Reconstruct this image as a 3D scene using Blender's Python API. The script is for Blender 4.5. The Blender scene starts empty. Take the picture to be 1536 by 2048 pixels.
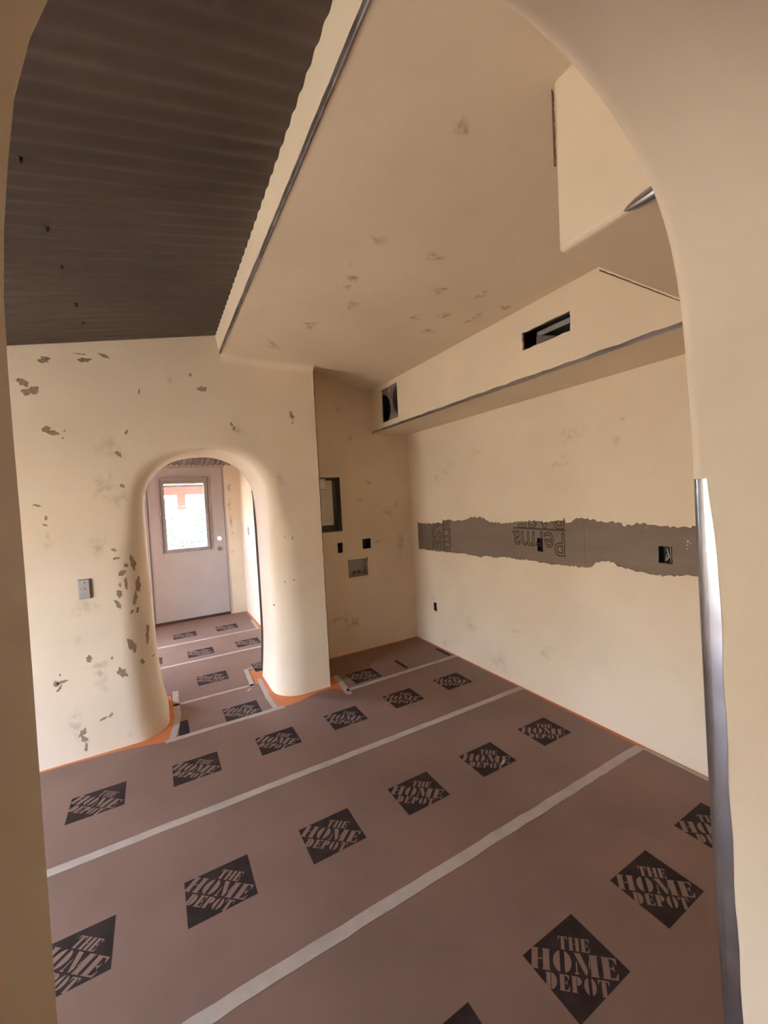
import bpy, bmesh, math, random
from mathutils import Vector, Matrix
from mathutils.geometry import tessellate_polygon
from mathutils.bvhtree import BVHTree

random.seed(7)
scn = bpy.context.scene
COL = scn.collection

# ------------------------------------------------------------------ camera
CAM_H = 1.516
yaw, pitch, roll, FPX = math.radians(29.4947), math.radians(-2.0568), math.radians(-2.8916), 809.69
fw = Vector((math.sin(yaw) * math.cos(pitch), math.cos(yaw) * math.cos(pitch), math.sin(pitch)))
rt = Vector((math.cos(yaw), -math.sin(yaw), 0))
up = rt.cross(fw)
r2 = math.cos(roll) * rt + math.sin(roll) * up
u2 = -math.sin(roll) * rt + math.cos(roll) * up
cam = bpy.data.cameras.new('camera')
cam_o = bpy.data.objects.new('camera', cam)
COL.objects.link(cam_o)
mw = Matrix((r2, u2, -fw)).transposed().to_4x4()
mw.translation = (0, 0, CAM_H)
cam_o.matrix_world = mw
cam.sensor_fit = 'HORIZONTAL'
cam.sensor_width = 36.0
cam.lens = FPX / 1536 * 36.0
cam.clip_start = 0.01
scn.camera = cam_o

# ------------------------------------------------------------------ daylight
SKY = (0.64, 0.81, 1.24)
SKY_STRENGTH = 20.0
scn.view_settings.view_transform = 'Standard'
scn.view_settings.look = 'None'
scn.view_settings.gamma = 1.0
scn.view_settings.use_curve_mapping = False
scn.view_settings.exposure = 1.92
world = bpy.data.worlds.new('daylight')
scn.world = world
world.use_nodes = True
bgn = world.node_tree.nodes['Background']
bgn.inputs['Color'].default_value = (*SKY, 1)
bgn.inputs['Strength'].default_value = SKY_STRENGTH
sun = bpy.data.lights.new('sun_offscreen', 'SUN')
sun.energy = 45.0
sun.color = (1.0, 0.95, 0.87)
sun.angle = math.radians(0.6)
sun_o = bpy.data.objects.new('sun_offscreen', sun)
COL.objects.link(sun_o)
sun_o.rotation_euler = Vector((0.45, 0.50, 1.0)).to_track_quat('Z', 'Y').to_euler()
scn.cycles.max_bounces = 16
scn.cycles.diffuse_bounces = 12
scn.cycles.glossy_bounces = 6
scn.cycles.transparent_max_bounces = 12
scn.cycles.caustics_reflective = False
scn.cycles.caustics_refractive = False
scn.cycles.sample_clamp_indirect = 8.0

LEFT_X, RIGHT_X = -3.10, 2.383
WIN1 = (0.85, 2.35, 0.05, 1.88)      # y0 y1 z0 z1 : glazed door in the left wall of the room
HALL_LX = -0.9
WIN2 = (4.55, 5.30, 0.05, 1.9)       # glazed door in the left wall of the hall


def portal(name, x, y0, y1, z0, z1):
    li = bpy.data.lights.new(name, 'AREA')
    li.shape = 'RECTANGLE'
    li.size, li.size_y = z1 - z0, y1 - y0
    li.cycles.is_portal = True
    o = bpy.data.objects.new(name, li)
    COL.objects.link(o)
    o.location = (x, (y0 + y1) / 2, (z0 + z1) / 2)
    o.rotation_euler = (0, -math.pi / 2, 0)      # -Z of the light looks to +X


portal('window_hall_left_offscreen', HALL_LX - 0.13, *WIN2)
portal('window_left_offscreen', LEFT_X - 0.13, *WIN1)

# ------------------------------------------------------------------ materials


def material(name, col, rough=0.8, metal=0.0, col2=None, scale=4.0, detail=4.0, bump=0.0, bscale=60.0,
             lo=0.35, hi=0.65, spec=0.5, bdist=0.002, stretch=None):
    m = bpy.data.materials.new(name)
    m.use_nodes = True
    nt = m.node_tree
    b = nt.nodes['Principled BSDF']
    b.inputs['Base Color'].default_value = (*col, 1)
    b.inputs['Roughness'].default_value = rough
    b.inputs['Metallic'].default_value = metal
    b.inputs['Specular IOR Level'].default_value = spec
    geo = nt.nodes.new('ShaderNodeNewGeometry')
    src = geo.outputs['Position']
    if stretch:
        mp = nt.nodes.new('ShaderNodeMapping')
        mp.inputs['Scale'].default_value = stretch
        nt.links.new(src, mp.inputs['Vector'])
        src = mp.outputs['Vector']
    if col2:
        n = nt.nodes.new('ShaderNodeTexNoise')
        n.inputs['Scale'].default_value = scale
        n.inputs['Detail'].default_value = detail
        nt.links.new(src, n.inputs['Vector'])
        r = nt.nodes.new('ShaderNodeValToRGB')
        r.color_ramp.elements[0].position, r.color_ramp.elements[1].position = lo, hi
        r.color_ramp.elements[0].color = (*col, 1)
        r.color_ramp.elements[1].color = (*col2, 1)
        nt.links.new(n.outputs['Fac'], r.inputs['Fac'])
        nt.links.new(r.outputs['Color'], b.inputs['Base Color'])
    if bump:
        n2 = nt.nodes.new('ShaderNodeTexNoise')
        n2.inputs['Scale'].default_value = bscale
        n2.inputs['Detail'].default_value = 3
        nt.links.new(src, n2.inputs['Vector'])
        bp = nt.nodes.new('ShaderNodeBump')
        bp.inputs['Strength'].default_value = bump
        bp.inputs['Distance'].default_value = bdist
        nt.links.new(n2.outputs['Fac'], bp.inputs['Height'])
        nt.links.new(bp.outputs['Normal'], b.inputs['Normal'])
    return m


M = {}
M['plaster'] = material('cream_plaster', (0.76, 0.65, 0.49), 0.75, col2=(0.715, 0.605, 0.45), scale=2.2, bump=0.25, bscale=28, spec=0.25)
M['ceil'] = material('ceiling_plaster', (0.76, 0.65, 0.49), 0.8, col2=(0.715, 0.605, 0.45), scale=2.0, bump=0.2, bscale=24, spec=0.2)
M['hall'] = material('hall_plaster', (0.76, 0.65, 0.49), 0.8, col2=(0.715, 0.605, 0.45), scale=3.0, bump=0.2, bscale=28, spec=0.2)
M['chip'] = material('chipped_basecoat', (0.29, 0.21, 0.135), 0.95, col2=(0.36, 0.27, 0.18), scale=40, bump=0.4, bscale=150, spec=0.1)
M['board'] = material('cement_board', (0.21, 0.165, 0.125), 0.95, col2=(0.24, 0.19, 0.145), scale=5, bump=0.2, bscale=200, spec=0.1, stretch=(1, .4, 2))
M['board2'] = material('cement_board_darker', (0.175, 0.14, 0.105), 0.95, col2=(0.195, 0.155, 0.12), scale=5, bump=0.2, bscale=200, spec=0.1)
M['ink'] = material('board_ink', (0.075, 0.062, 0.05), 0.95)
M['ragged'] = material('plaster_broken_edge', (0.75, 0.68, 0.57), 0.95, bump=0.5, bscale=120)
M['corr'] = material('corrugated_steel', (0.092, 0.070, 0.055), 0.6, 0.25, col2=(0.115, 0.088, 0.07), scale=1.6, spec=0.4, lo=.4, hi=.6)
M['corr_hall'] = material('corrugated_steel_pale', (0.30, 0.26, 0.235), 0.5, 0.4, col2=(0.2, 0.17, 0.15), scale=9, spec=0.4, stretch=(4, .4, 1))
M['bead'] = material('dark_metal_bead', (0.34, 0.31, 0.30), 0.42, 0.6, col2=(0.17, 0.14, 0.13), scale=12, lo=.35, hi=.6)
M['bead2'] = material('grey_metal_bead', (0.33, 0.30, 0.29), 0.45, 0.6, col2=(0.22, 0.19, 0.175), scale=5, lo=.35, hi=.65)
M['silver'] = material('galvanized_bead', (0.46, 0.46, 0.47), 0.25, 0.9, col2=(0.32, 0.32, 0.33), scale=10)
M['brownline'] = material('rusty_bead', (0.16, 0.105, 0.07), 0.7, 0.2)
M['paper'] = material('floor_paper', (0.25, 0.150, 0.108), 0.5, col2=(0.21, 0.130, 0.096), scale=2.6, bump=0.12, bscale=9, spec=0.25, bdist=.004)
M['print'] = material('paper_print', (0.026, 0.014, 0.011), 0.75, col2=(0.042, 0.025, 0.02), scale=16, spec=0.2)
M['tape'] = material('paper_tape', (0.47, 0.39, 0.315), 0.65, col2=(0.41, 0.34, 0.275), scale=14)
M['orange'] = material('orange_membrane', (0.62, 0.19, 0.055), 0.6, col2=(0.55, 0.165, 0.05), scale=8)
M['door'] = material('primed_door', (0.44, 0.385, 0.345), 0.5, col2=(0.41, 0.36, 0.325), scale=3)
M['doormould'] = material('door_moulding', (0.33, 0.28, 0.25), 0.6, col2=(0.27, 0.23, 0.205), scale=20)
M['darkgap'] = material('dark_threshold_gap_shade', (0.05, 0.03, 0.025), 0.7)  # threshold and small dark fittings; also paints the door gap's shade
M['black'] = material('black_plastic', (0.03, 0.03, 0.032), 0.6)
M['boxgrey'] = material('grey_enamel', (0.36, 0.335, 0.305), 0.5, 0.1, col2=(0.32, 0.295, 0.27), scale=8)
M['boxdark'] = material('dark_grey_enamel', (0.20, 0.17, 0.14), 0.5, 0.2)
M['paleplate'] = material('pale_grey_plate', (0.60, 0.56, 0.50), 0.5, 0.1)
M['bluebox'] = material('zinc_box', (0.46, 0.455, 0.43), 0.4, 0.15, col2=(0.40, 0.40, 0.385), scale=20)
M['plastic'] = material('beige_grey_plastic', (0.42, 0.38, 0.345), 0.5)
M['duct'] = material('galvanized_duct', (0.42, 0.40, 0.385), 0.35, 0.7, col2=(0.33, 0.31, 0.30), scale=14)
M['white'] = material('white_bits', (0.75, 0.72, 0.68), 0.6)
M['brass'] = material('worn_latch', (0.32, 0.28, 0.25), 0.4, 0.6)
M['wood'] = material('porch_timber', (0.24, 0.085, 0.055), 0.8, col2=(0.19, 0.066, 0.043), scale=6, stretch=(.3, 4, 4))
M['ground'] = material('garden_ground', (0.20, 0.165, 0.125), 0.9, col2=(0.17, 0.14, 0.105), scale=2)
M['leaf'] = material('shrub_leaf', (0.05, 0.085, 0.035), 0.8, col2=(0.07, 0.10, 0.045), scale=5)
M['twig'] = material('shrub_twig', (0.09, 0.07, 0.055), 0.8)
M['stone'] = material('garden_stone', (0.28, 0.27, 0.26), 0.9, col2=(0.20, 0.19, 0.18), scale=7)
M['frame'] = material('white_window_frame', (0.7, 0.69, 0.67), 0.5)
M['adobe'] = material('sky_blocker_adobe', (0.52, 0.44, 0.34), 0.9, col2=(0.47, 0.40, 0.31), scale=2)  # warm surface of the added, unseen sky blockers
M['dim'] = material('vestibule_paint', (0.76, 0.65, 0.49), 0.8, col2=(0.715, 0.605, 0.45), scale=2)

mg = bpy.data.materials.new('window_glass')
mg.use_nodes = True
nt = mg.node_tree
nt.nodes.clear()
out = nt.nodes.new('ShaderNodeOutputMaterial')
mix = nt.nodes.new('ShaderNodeMixShader')
tr = nt.nodes.new('ShaderNodeBsdfTransparent')
gl = nt.nodes.new('ShaderNodeBsdfGlossy')
gl.inputs['Roughness'].default_value = 0.02
tr.inputs['Color'].default_value = (0.95, 0.97, 0.96, 1)
mix.inputs[0].default_value = 0.05
nt.links.new(tr.outputs[0], mix.inputs[1])
nt.links.new(gl.outputs[0], mix.inputs[2])
nt.links.new(mix.outputs[0], out.inputs['Surface'])
M['glass'] = mg

# soft smudge: alpha from distance to the patch's own centre, broken up by noise
ms = bpy.data.materials.new('soft_smudge')
ms.use_nodes = True
nt = ms.node_tree
pb = nt.nodes['Principled BSDF']
pb.inputs['Base Color'].default_value = (0.30, 0.235, 0.18, 1)
pb.inputs['Roughness'].default_value = 0.9
at = nt.nodes.new('ShaderNodeAttribute')
at.attribute_name = 'fade'
nz = nt.nodes.new('ShaderNodeTexNoise')
nz.inputs['Scale'].default_value = 26
nz.inputs['Detail'].default_value = 4
ge = nt.nodes.new('ShaderNodeNewGeometry')
nt.links.new(ge.outputs['Position'], nz.inputs['Vector'])
rp = nt.nodes.new('ShaderNodeMapRange')
rp.inputs['From Min'].default_value = 0.38
rp.inputs['From Max'].default_value = 0.62
nt.links.new(nz.outputs['Fac'], rp.inputs['Value'])
mu = nt.nodes.new('ShaderNodeMath')
mu.operation = 'MULTIPLY'
nt.links.new(at.outputs['Fac'], mu.inputs[0])
nt.links.new(rp.outputs['Result'], mu.inputs[1])
nt.links.new(mu.outputs[0], pb.inputs['Alpha'])
M['smudge'] = ms

# ------------------------------------------------------------------ helpers


def tag(o, label=None, cat=None, group=None, kind=None):
    if label:
        o['label'] = label
    if cat:
        o['category'] = cat
    if group:
        o['group'] = group
    if kind:
        o['kind'] = kind
    return o


def link(name, me, mat=None, parent=None):
    o = bpy.data.objects.new(name, me)
    COL.objects.link(o)
    if mat is not None and not me.materials:
        me.materials.append(M[mat] if isinstance(mat, str) else mat)
    if parent is not None:
        o.parent = parent
        o.matrix_parent_inverse = parent.matrix_world.inverted()
    return o


def empty(name, loc, label, cat, group=None):
    o = bpy.data.objects.new(name, None)
    COL.objects.link(o)
    o.matrix_world = Matrix.Translation(loc)
    return tag(o, label, cat, group)


def mesh(name, verts, faces, mat, parent=None, smooth=False, sharp=None, recalc=True):
    me = bpy.data.meshes.new(name)
    bm = bmesh.new()
    vs = [bm.verts.new(v) for v in verts]
    for f in faces:
        try:
            fc = bm.faces.new([vs[i] for i in f])
            fc.smooth = smooth
        except ValueError:
            pass
    if recalc:
        bmesh.ops.recalc_face_normals(bm, faces=bm.faces)
    if sharp:
        for e in bm.edges:
            if len(e.link_faces) == 2 and e.calc_face_angle(0) > sharp:
                e.smooth = False
    bm.to_mesh(me)
    bm.free()
    return link(name, me, mat, parent)


def box_data(x0, x1, y0, y1, z0, z1):
    v = [(x, y, z) for z in (z0, z1) for y in (y0, y1) for x in (x0, x1)]
    f = [(0, 1, 3, 2), (4, 6, 7, 5), (0, 4, 5, 1), (2, 3, 7, 6), (0, 2, 6, 4), (1, 5, 7, 3)]
    return v, f


def box(name, x0, x1, y0, y1, z0, z1, mat, parent=None, bevel=0.0, seg=2):
    v, f = box_data(x0, x1, y0, y1, z0, z1)
    me = bpy.data.meshes.new(name)
    bm = bmesh.new()
    vs = [bm.verts.new(p) for p in v]
    for q in f:
        bm.faces.new([vs[i] for i in q])
    bmesh.ops.recalc_face_normals(bm, faces=bm.faces)
    if bevel:
        bmesh.ops.bevel(bm, geom=list(bm.edges), offset=bevel, segments=seg, affect='EDGES', profile=0.5)
        for fc in bm.faces:
            fc.smooth = False
    bm.to_mesh(me)
    bm.free()
    return link(name, me, mat, parent)


def plate(name, outer, holes, place, depth, mat, parent=None):
    """flat slab with holes. outer / holes: 2D loops, place(u, v, d) -> 3D point, d = 0 front, d = depth behind"""
    loops = [outer] + list(holes)
    tris = tessellate_polygon([[Vector((a, b, 0)) for a, b in lp] for lp in loops])
    pts = [p for lp in loops for p in lp]
    n = len(pts)
    V = [place(a, b, 0) for a, b in pts] + [place(a, b, depth) for a, b in pts]
    F = [tuple(t) for t in tris] + [tuple(i + n for i in t) for t in tris]
    k = 0
    for lp in loops:
        m = len(lp)
        for i in range(m):
            a, b = k + i, k + (i + 1) % m
            F.append((a, b, b + n, a + n))
        k += m
    return mesh(name, V, F, mat, parent)


def rect(a0, a1, b0, b1, jit=0.0, n=1):
    c = [(a0, b0), (a1, b0), (a1, b1), (a0, b1)]
    res = []
    for i in range(4):
        p, q = c[i], c[(i + 1) % 4]
        for k in range(n):
            t = k / n
            res.append((p[0] + (q[0] - p[0]) * t + random.uniform(-jit, jit), p[1] + (q[1] - p[1]) * t + random.uniform(-jit, jit)))
    return res


def circle(cx, cy, r, n=28, a0=0.0):
    return [(cx + r * math.cos(a0 + 2 * math.pi * i / n), cy + r * math.sin(a0 + 2 * math.pi * i / n)) for i in range(n)]


def tube(name, pts, radii, mat, parent=None, seg=8, cap=True):
    V, F = [], []
    if not isinstance(radii, (list, tuple)):
        radii = [radii] * len(pts)
    pts = [Vector(p) for p in pts]
    for i, p in enumerate(pts):
        d = (pts[min(i + 1, len(pts) - 1)] - pts[max(i - 1, 0)]).normalized()
        a = d.orthogonal().normalized() if i == 0 else (a_prev - d * a_prev.dot(d)).normalized()
        a_prev = a
        b = d.cross(a)
        for k in range(seg):
            t = 2 * math.pi * k / seg
            V.append(p + (a * math.cos(t) + b * math.sin(t)) * radii[i])
    for i in range(len(pts) - 1):
        for k in range(seg):
            F.append((i * seg + k, i * seg + (k + 1) % seg, (i + 1) * seg + (k + 1) % seg, (i + 1) * seg + k))
    if cap:
        F.append(tuple(range(seg - 1, -1, -1)))
        F.append(tuple((len(pts) - 1) * seg + k for k in range(seg)))
    return mesh(name, V, F, mat, parent, smooth=True, sharp=1.0)


def resample(pts, n):
    """Catmull-Rom through 2D pts, then n samples evenly by length"""
    P = [Vector(p) for p in pts]
    dense = []
    for i in range(len(P) - 1):
        p0, p1, p2, p3 = P[max(i - 1, 0)], P[i], P[i + 1], P[min(i + 2, len(P) - 1)]
        for k in range(24):
            t = k / 24
            dense.append(0.5 * ((2 * p1) + (-p0 + p2) * t + (2 * p0 - 5 * p1 + 4 * p2 - p3) * t * t + (-p0 + 3 * p1 - 3 * p2 + p3) * t ** 3))
    dense.append(P[-1])
    L = [0.0]
    for i in range(1, len(dense)):
        L.append(L[-1] + (dense[i] - dense[i - 1]).length)
    res, j = [], 0
    for i in range(n):
        s = L[-1] * i / (n - 1)
        while j < len(L) - 2 and L[j + 1] < s:
            j += 1
        t = (s - L[j]) / max(L[j + 1] - L[j], 1e-9)
        res.append(dense[j].lerp(dense[j + 1], t))
    return res


def arch_wall(name, inner, y0, y1, ra, rb, xmin, xmax, zmax, mat, n=110, seg=9, hole=None):
    """wall with an arched opening down to the floor; ra / rb(fraction along the arch) = edge rounding on the y0 / y1 face"""
    C = resample(inner, n)
    N = []
    for i in range(n):
        d = (C[min(i + 1, n - 1)] - C[max(i - 1, 0)]).normalized()
        N.append(Vector((-d.y, d.x)))            # away from the opening when walking left foot -> top -> right foot
    N[0], N[-1] = Vector((-1, 0)), Vector((1, 0))
    loops = []                                    # (offset, y) per point

    def ring(fn):
        loops.append([fn(i / (n - 1)) for i in range(n)])
    ring(lambda t: (ra(t) + 0.012, y0))
    for k in range(seg + 1):
        a = math.pi / 2 * k / seg
        ring(lambda t, a=a: (ra(t) * (1 - math.sin(a)), y0 + min(ra(t), 0.22) * (1 - math.cos(a))))
    for k in range(seg + 1):
        a = math.pi / 2 * k / seg
        ring(lambda t, a=a: (rb(t) * (1 - math.cos(a)), y1 - min(rb(t), 0.22) * (1 - math.sin(a))))
    ring(lambda t: (rb(t) + 0.012, y1))
    V, F = [], []
    for lp in loops:
        for i, (off, y) in enumerate(lp):
            q = C[i] + N[i] * off
            V.append((q.x, y, max(q.y, 0.0) if 0 < i < n - 1 else 0.0))
    for k in range(len(loops) - 1):
        for i in range(n - 1):
            F.append((k * n + i, k * n + i + 1, (k + 1) * n + i + 1, (k + 1) * n + i))
    corners = []
    for base, y in ((0, y0), ((len(loops) - 1) * n, y1)):
        m = len(V)
        V += [(xmax, y, 0), (xmax, y, zmax), (xmin, y, zmax), (xmin, y, 0)]
        idx = [base + i for i in range(n)] + [m, m + 1, m + 2, m + 3]
        loops2 = [[Vector((V[i][0], V[i][2], 0)) for i in idx]]
        corners.append(m)
        if hole:
            V += [(a, y, b) for a, b in hole]
            loops2.append([Vector((a, b, 0)) for a, b in hole])
            idx = idx + [m + 4 + i for i in range(4)]
        for t in tessellate_polygon(loops2):
            F.append(tuple(idx[i] for i in t))
    a, b = corners
    if hole:
        F += [(a + 4 + i, a + 4 + (i + 1) % 4, b + 4 + (i + 1) % 4, b + 4 + i) for i in range(4)]
    F += [(a, a + 1, b + 1, b), (a + 1, a + 2, b + 2, b + 1), (a + 2, a + 3, b + 3, b + 2)]
    o = mesh(name, V, F, mat, smooth=True, sharp=0.6)
    return o, C


def structure(o):
    o['kind'] = 'structure'
    return o


def bvh_of(o):
    bm = bmesh.new()
    bm.from_mesh(o.data)
    t = BVHTree.FromBMesh(bm)
    bm.free()
    return t


# ------------------------------------------------------------------ the setting: floor, ground
structure(box('floor', LEFT_X - .12, 2.6, -2.2, 6.1, -0.12, 0.0, 'orange'))
structure(box('ground', -40, 25, -25, 40, -0.3, -0.125, 'ground'))

structure(box('sky_blocker_west', -6.6, -6.3, -5.8, 14, -0.126, 2.3, 'adobe', bevel=.03))  # added out of view: hides low sky, bounces warm light indoors
structure(box('sky_blocker_south', -6.3, 9, -5.8, -5.5, -0.126, 2.3, 'adobe', bevel=.03))  # second added blocker, unseen, for the same light shaping

ZTOP = 2.95
# back wall with the soft adobe arch towards the hall
ARCH = [(0.004, 0.0), (-0.018, 0.12), (-0.040, 0.32), (-0.052, 0.606), (-0.062, 1.003), (-0.071, 1.396), (-0.064, 1.59), (-0.028, 1.713),
        (0.057, 1.821), (0.167, 1.888), (0.314, 1.916), (0.466, 1.909), (0.622, 1.836), (0.717, 1.706), (0.75, 1.60),
        (0.764, 1.40), (0.767, 1.11), (0.768, 0.486), (0.757, 0.22), (0.738, 0.0)]


def lerp_table(tab, t):
    for (a, va), (b, vb) in zip(tab, tab[1:]):
        if t <= b:
            u = (t - a) / (b - a)
            u = u * u * (3 - 2 * u)
            return va + (vb - va) * u
    return tab[-1][1]


wall_back, ARCH_C = arch_wall('wall_back', ARCH, 3.077, 3.65,
                              lambda t: lerp_table([(0, .20), (.25, .17), (.36, .10), (.5, .035), (.62, .08), (.75, .17), (1, .21)], t),
                              lambda t: 0.03, LEFT_X, 1.158, ZTOP, 'plaster')
structure(wall_back)

# near wall: the arch the picture is taken through
NEAR = [(-0.079, 0.0), (-0.078, 1.0), (-0.075, 1.45), (-0.075, 1.60), (-0.073, 1.674), (-0.066, 1.745), (-0.056, 1.805), (-0.03, 1.877), (0.03, 1.957),
        (0.11, 2.022), (0.22, 2.066), (0.355, 2.088), (0.443, 2.094), (0.541, 2.079), (0.633, 2.046), (0.712, 1.992),
        (0.769, 1.912), (0.80, 1.812), (0.816, 1.695), (0.829, 1.573), (0.838, 1.393), (0.853, 1.114), (0.876, 0.767), (0.903, 0.45), (0.925, 0.0)]
wall_front, NEAR_C = arch_wall('wall_front', NEAR, 0.10, 0.36, lambda t: 0.02, lambda t: 0.022, LEFT_X, 2.5, ZTOP, 'plaster')
structure(wall_front)

# left wall
structure(plate('wall_left', rect(0.10, 3.08, 0, ZTOP), [rect(*WIN1)], lambda u, v, d: (LEFT_X - d, u, v), 0.12, 'plaster'))
# hall walls
structure(plate('wall_hall_left', rect(3.65, 6.1, 0, ZTOP), [rect(*WIN2)], lambda u, v, d: (HALL_LX - d, u, v), 0.12, 'hall'))
HALL_RX = 1.06
structure(plate('wall_hall_right', rect(3.65, 5.973, 0, ZTOP), [], lambda u, v, d: (HALL_RX + d, u, v), 0.1, 'hall'))
DX0, DX1, DZ1 = -0.078, 0.838, 2.046
DY = 5.973
structure(plate('wall_hall_back', [(HALL_LX - .1, 0), (DX0 - .03, 0), (DX0 - .03, DZ1 + .012), (DX1 + .022, DZ1 + .012), (DX1 + .022, 0), (1.16, 0), (1.16, ZTOP), (HALL_LX - .1, ZTOP)], [],
                lambda u, v, d: (u, DY + d, v), 0.12, 'hall'))

# nook wall with cut-outs
PAN = (1.16, 1.578, 1.205, 1.738)
NH1 = (1.516, 1.569, 1.000, 1.099)
NH2 = (1.787, 1.878, 1.012, 1.112)
WB = (1.617, 1.828, 0.744, 0.917)
wall_nook = structure(plate('wall_nook', rect(1.10, 2.5, 0, ZTOP), [rect(*PAN), rect(*NH1, .002, 5), rect(*NH2, .002, 5), rect(*WB)],
                            lambda u, v, d: (u, 3.623 + d, v), 0.02, 'plaster'))
structure(box('wall_nook_core', 1.16, 2.5, 3.80, 3.9, 0, ZTOP, 'dim'))

# right wall: core, cement boards, plaster above and below a ragged bare band
wall_right = structure(box('wall_right', 2.46, 2.58, 0.19, 3.9, 0, ZTOP, 'dim'))
TOP = [(3.521, 1.247), (3.449, 1.233), (3.292, 1.233), (3.097, 1.244), (3.087, 1.278), (2.938, 1.272), (2.778, 1.276), (2.698, 1.304), (2.561, 1.311),
       (2.503, 1.287), (2.43, 1.268), (2.348, 1.266), (2.223, 1.274), (2.144, 1.284), (2.051, 1.294), (1.984, 1.292), (1.92, 1.286), (1.838, 1.295),
       (1.775, 1.3), (1.767, 1.324), (1.753, 1.284), (1.716, 1.289), (1.678, 1.319), (1.615, 1.314), (1.515, 1.304), (1.383, 1.295), (1.375, 1.278),
       (1.329, 1.282), (1.306, 1.295), (1.226, 1.292), (1.15, 1.286), (1.042, 1.285), (0.36, 1.285)]
BOT = [(3.521, 0.957), (3.508, 0.958), (3.356, 0.961), (3.149, 0.965), (2.959, 0.973), (2.818, 0.977), (2.655, 0.971), (2.594, 0.964), (2.533, 0.983), (2.418, 0.983),
       (2.309, 0.998), (2.208, 0.993), (2.064, 0.997), (1.933, 0.994), (1.85, 0.993), (1.772, 0.996), (1.626, 0.998), (1.574, 1.014), (1.557, 1.035),
       (1.507, 1.056), (1.444, 1.057), (1.415, 1.034), (1.342, 1.025), (1.272, 1.02), (1.22, 1.013), (1.156, 1.014), (1.084, 1.022), (1.038, 1.034), (0.36, 1.03)]


def ragged(lp, amp, step=0.02):
    res = []
    for p, q in zip(lp, lp[1:]):
        m = max(1, int(abs(p[0] - q[0]) / step))
        for k in range(m):
            t = k / m
            res.append((p[0] + (q[0] - p[0]) * t, p[1] + (q[1] - p[1]) * t + (random.uniform(-amp, amp) if k else 0)))
    res.append(lp[-1])
    return res


OUT1 = (3.243, 3.295, 0.355, 0.440)
PX = RIGHT_X
up_loop = [(0.36, ZTOP), (3.63, ZTOP), (3.63, 1.10), (3.521, 1.10)] + ragged(TOP, .008, .011)
lo_loop = [(3.63, 1.10), (3.63, 0), (0.36, 0)] + ragged(BOT, .006, .012)[::-1] + [(3.521, 1.10)]
on_right = lambda u, v, d: (PX + d, u, v)
plate('plaster_coat', up_loop, [], on_right, 0.009, 'plaster', wall_right)
plate('plaster_coat', lo_loop, [rect(*OUT1, .002, 4)], on_right, 0.009, 'plaster', wall_right)
OUT2 = (1.951, 2.003, 1.070, 1.168)
OUT3 = (1.122, 1.192, 1.080, 1.174)
JOINTS = [(3.64, 3.094, 'board2'), (3.094, 1.63, 'board'), (1.63, 0.36, 'board')]
for a, b, m in JOINTS:
    hs = [rect(*h, .0015, 5) for h in (OUT2, OUT3) if b < h[0] and h[1] < a]
    plate('cement_board', rect(b + .0005, a - .0005, 0.80, 1.45), hs, lambda u, v, d: (PX + .0095 + d, u, v), 0.012, m, wall_right)
# lower strip behind the low outlet stays solid plaster backing
box('backing', PX + .01, PX + .02, 0.4, 3.2, 0.02, 0.79, 'dim', wall_right)

# ceilings ------------------------------------------------------------------
CZ = 2.583
nx, ny = 24, 90
V, F = [], []
xs = [0.468 + (1.158 - 0.468) * i / nx for i in range(nx + 1)]
R = 0.06
ys = [0.36 + ((3.077 - R) - 0.36) * j / 40 for j in range(41)] + [(3.077 - R) + R * math.sin(math.pi / 2 * k / 10) for k in range(1, 11)]
for y in ys:
    for x in xs:
        e = max(0.0, y - (3.077 - R))
        V.append((x, y, CZ - (R - math.sqrt(max(R * R - e * e, 0)))))
w = len(xs)
for j in range(len(ys) - 1):
    for i in range(nx):
        F.append((j * w + i, (j + 1) * w + i, (j + 1) * w + i + 1, j * w + i + 1))
ceiling = structure(mesh('ceiling', V, F, 'ceil', smooth=True, recalc=False))
V, F = [], []
xs = [1.158 + (2.39 - 1.158) * i / 36 for i in range(37)]
ys = [0.36 + (3.05 - 0.36) * j / 20 for j in range(21)] + [3.05 + (3.63 - 3.05) * k / 16 for k in range(1, 17)]


def sm(t):
    t = min(max(t, 0), 1)
    return t * t * (3 - 2 * t)


for y in ys:
    for x in xs:
        V.append((x, y, CZ + 0.15 * min(max((1.80 - x) / 0.42, 0), 1.25) * min(max((y - 3.10) / 0.52, 0), 1)))
w = len(xs)
for j in range(len(ys) - 1):
    for i in range(w - 1):
        F.append((j * w + i, (j + 1) * w + i, (j + 1) * w + i + 1, j * w + i + 1))
mesh('ceiling_field', V, F, 'ceil', ceiling, smooth=True, recalc=False)

# bulkhead between the corrugated roof and the dropped ceiling
V = []
for y in (0.36, 3.077):
    V += [(0.432, y, 2.80), (0.468, y, CZ), (0.60, y, CZ + .004), (0.60, y, 2.80)]
structure(mesh('bulkhead', V, [(0, 1, 5, 4), (1, 2, 6, 5), (2, 3, 7, 6), (3, 0, 4, 7), (0, 3, 2, 1), (4, 5, 6, 7)], 'plaster'))


def corrugated(name, along_x, a0, a1, b0, b1, height, mat, amp=0.008, wave=0.068):
    V, F = [], []
    n = int((b1 - b0) / wave * 12)
    cuts = 6
    for j in range(n + 1):
        b = b0 + (b1 - b0) * j / n
        dz = amp * math.sin(2 * math.pi * b / wave)
        for k in range(cuts + 1):
            a = a0 + (a1 - a0) * k / cuts
            x, y = (a, b) if along_x else (b, a)
            V.append((x, y, height(x, y) + dz))
    w = cuts + 1
    for j in range(n):
        for k in range(cuts):
            F.append((j * w + k, (j + 1) * w + k, (j + 1) * w + k + 1, j * w + k + 1))
    return structure(mesh(name, V, F, mat, smooth=True, recalc=False))


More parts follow.
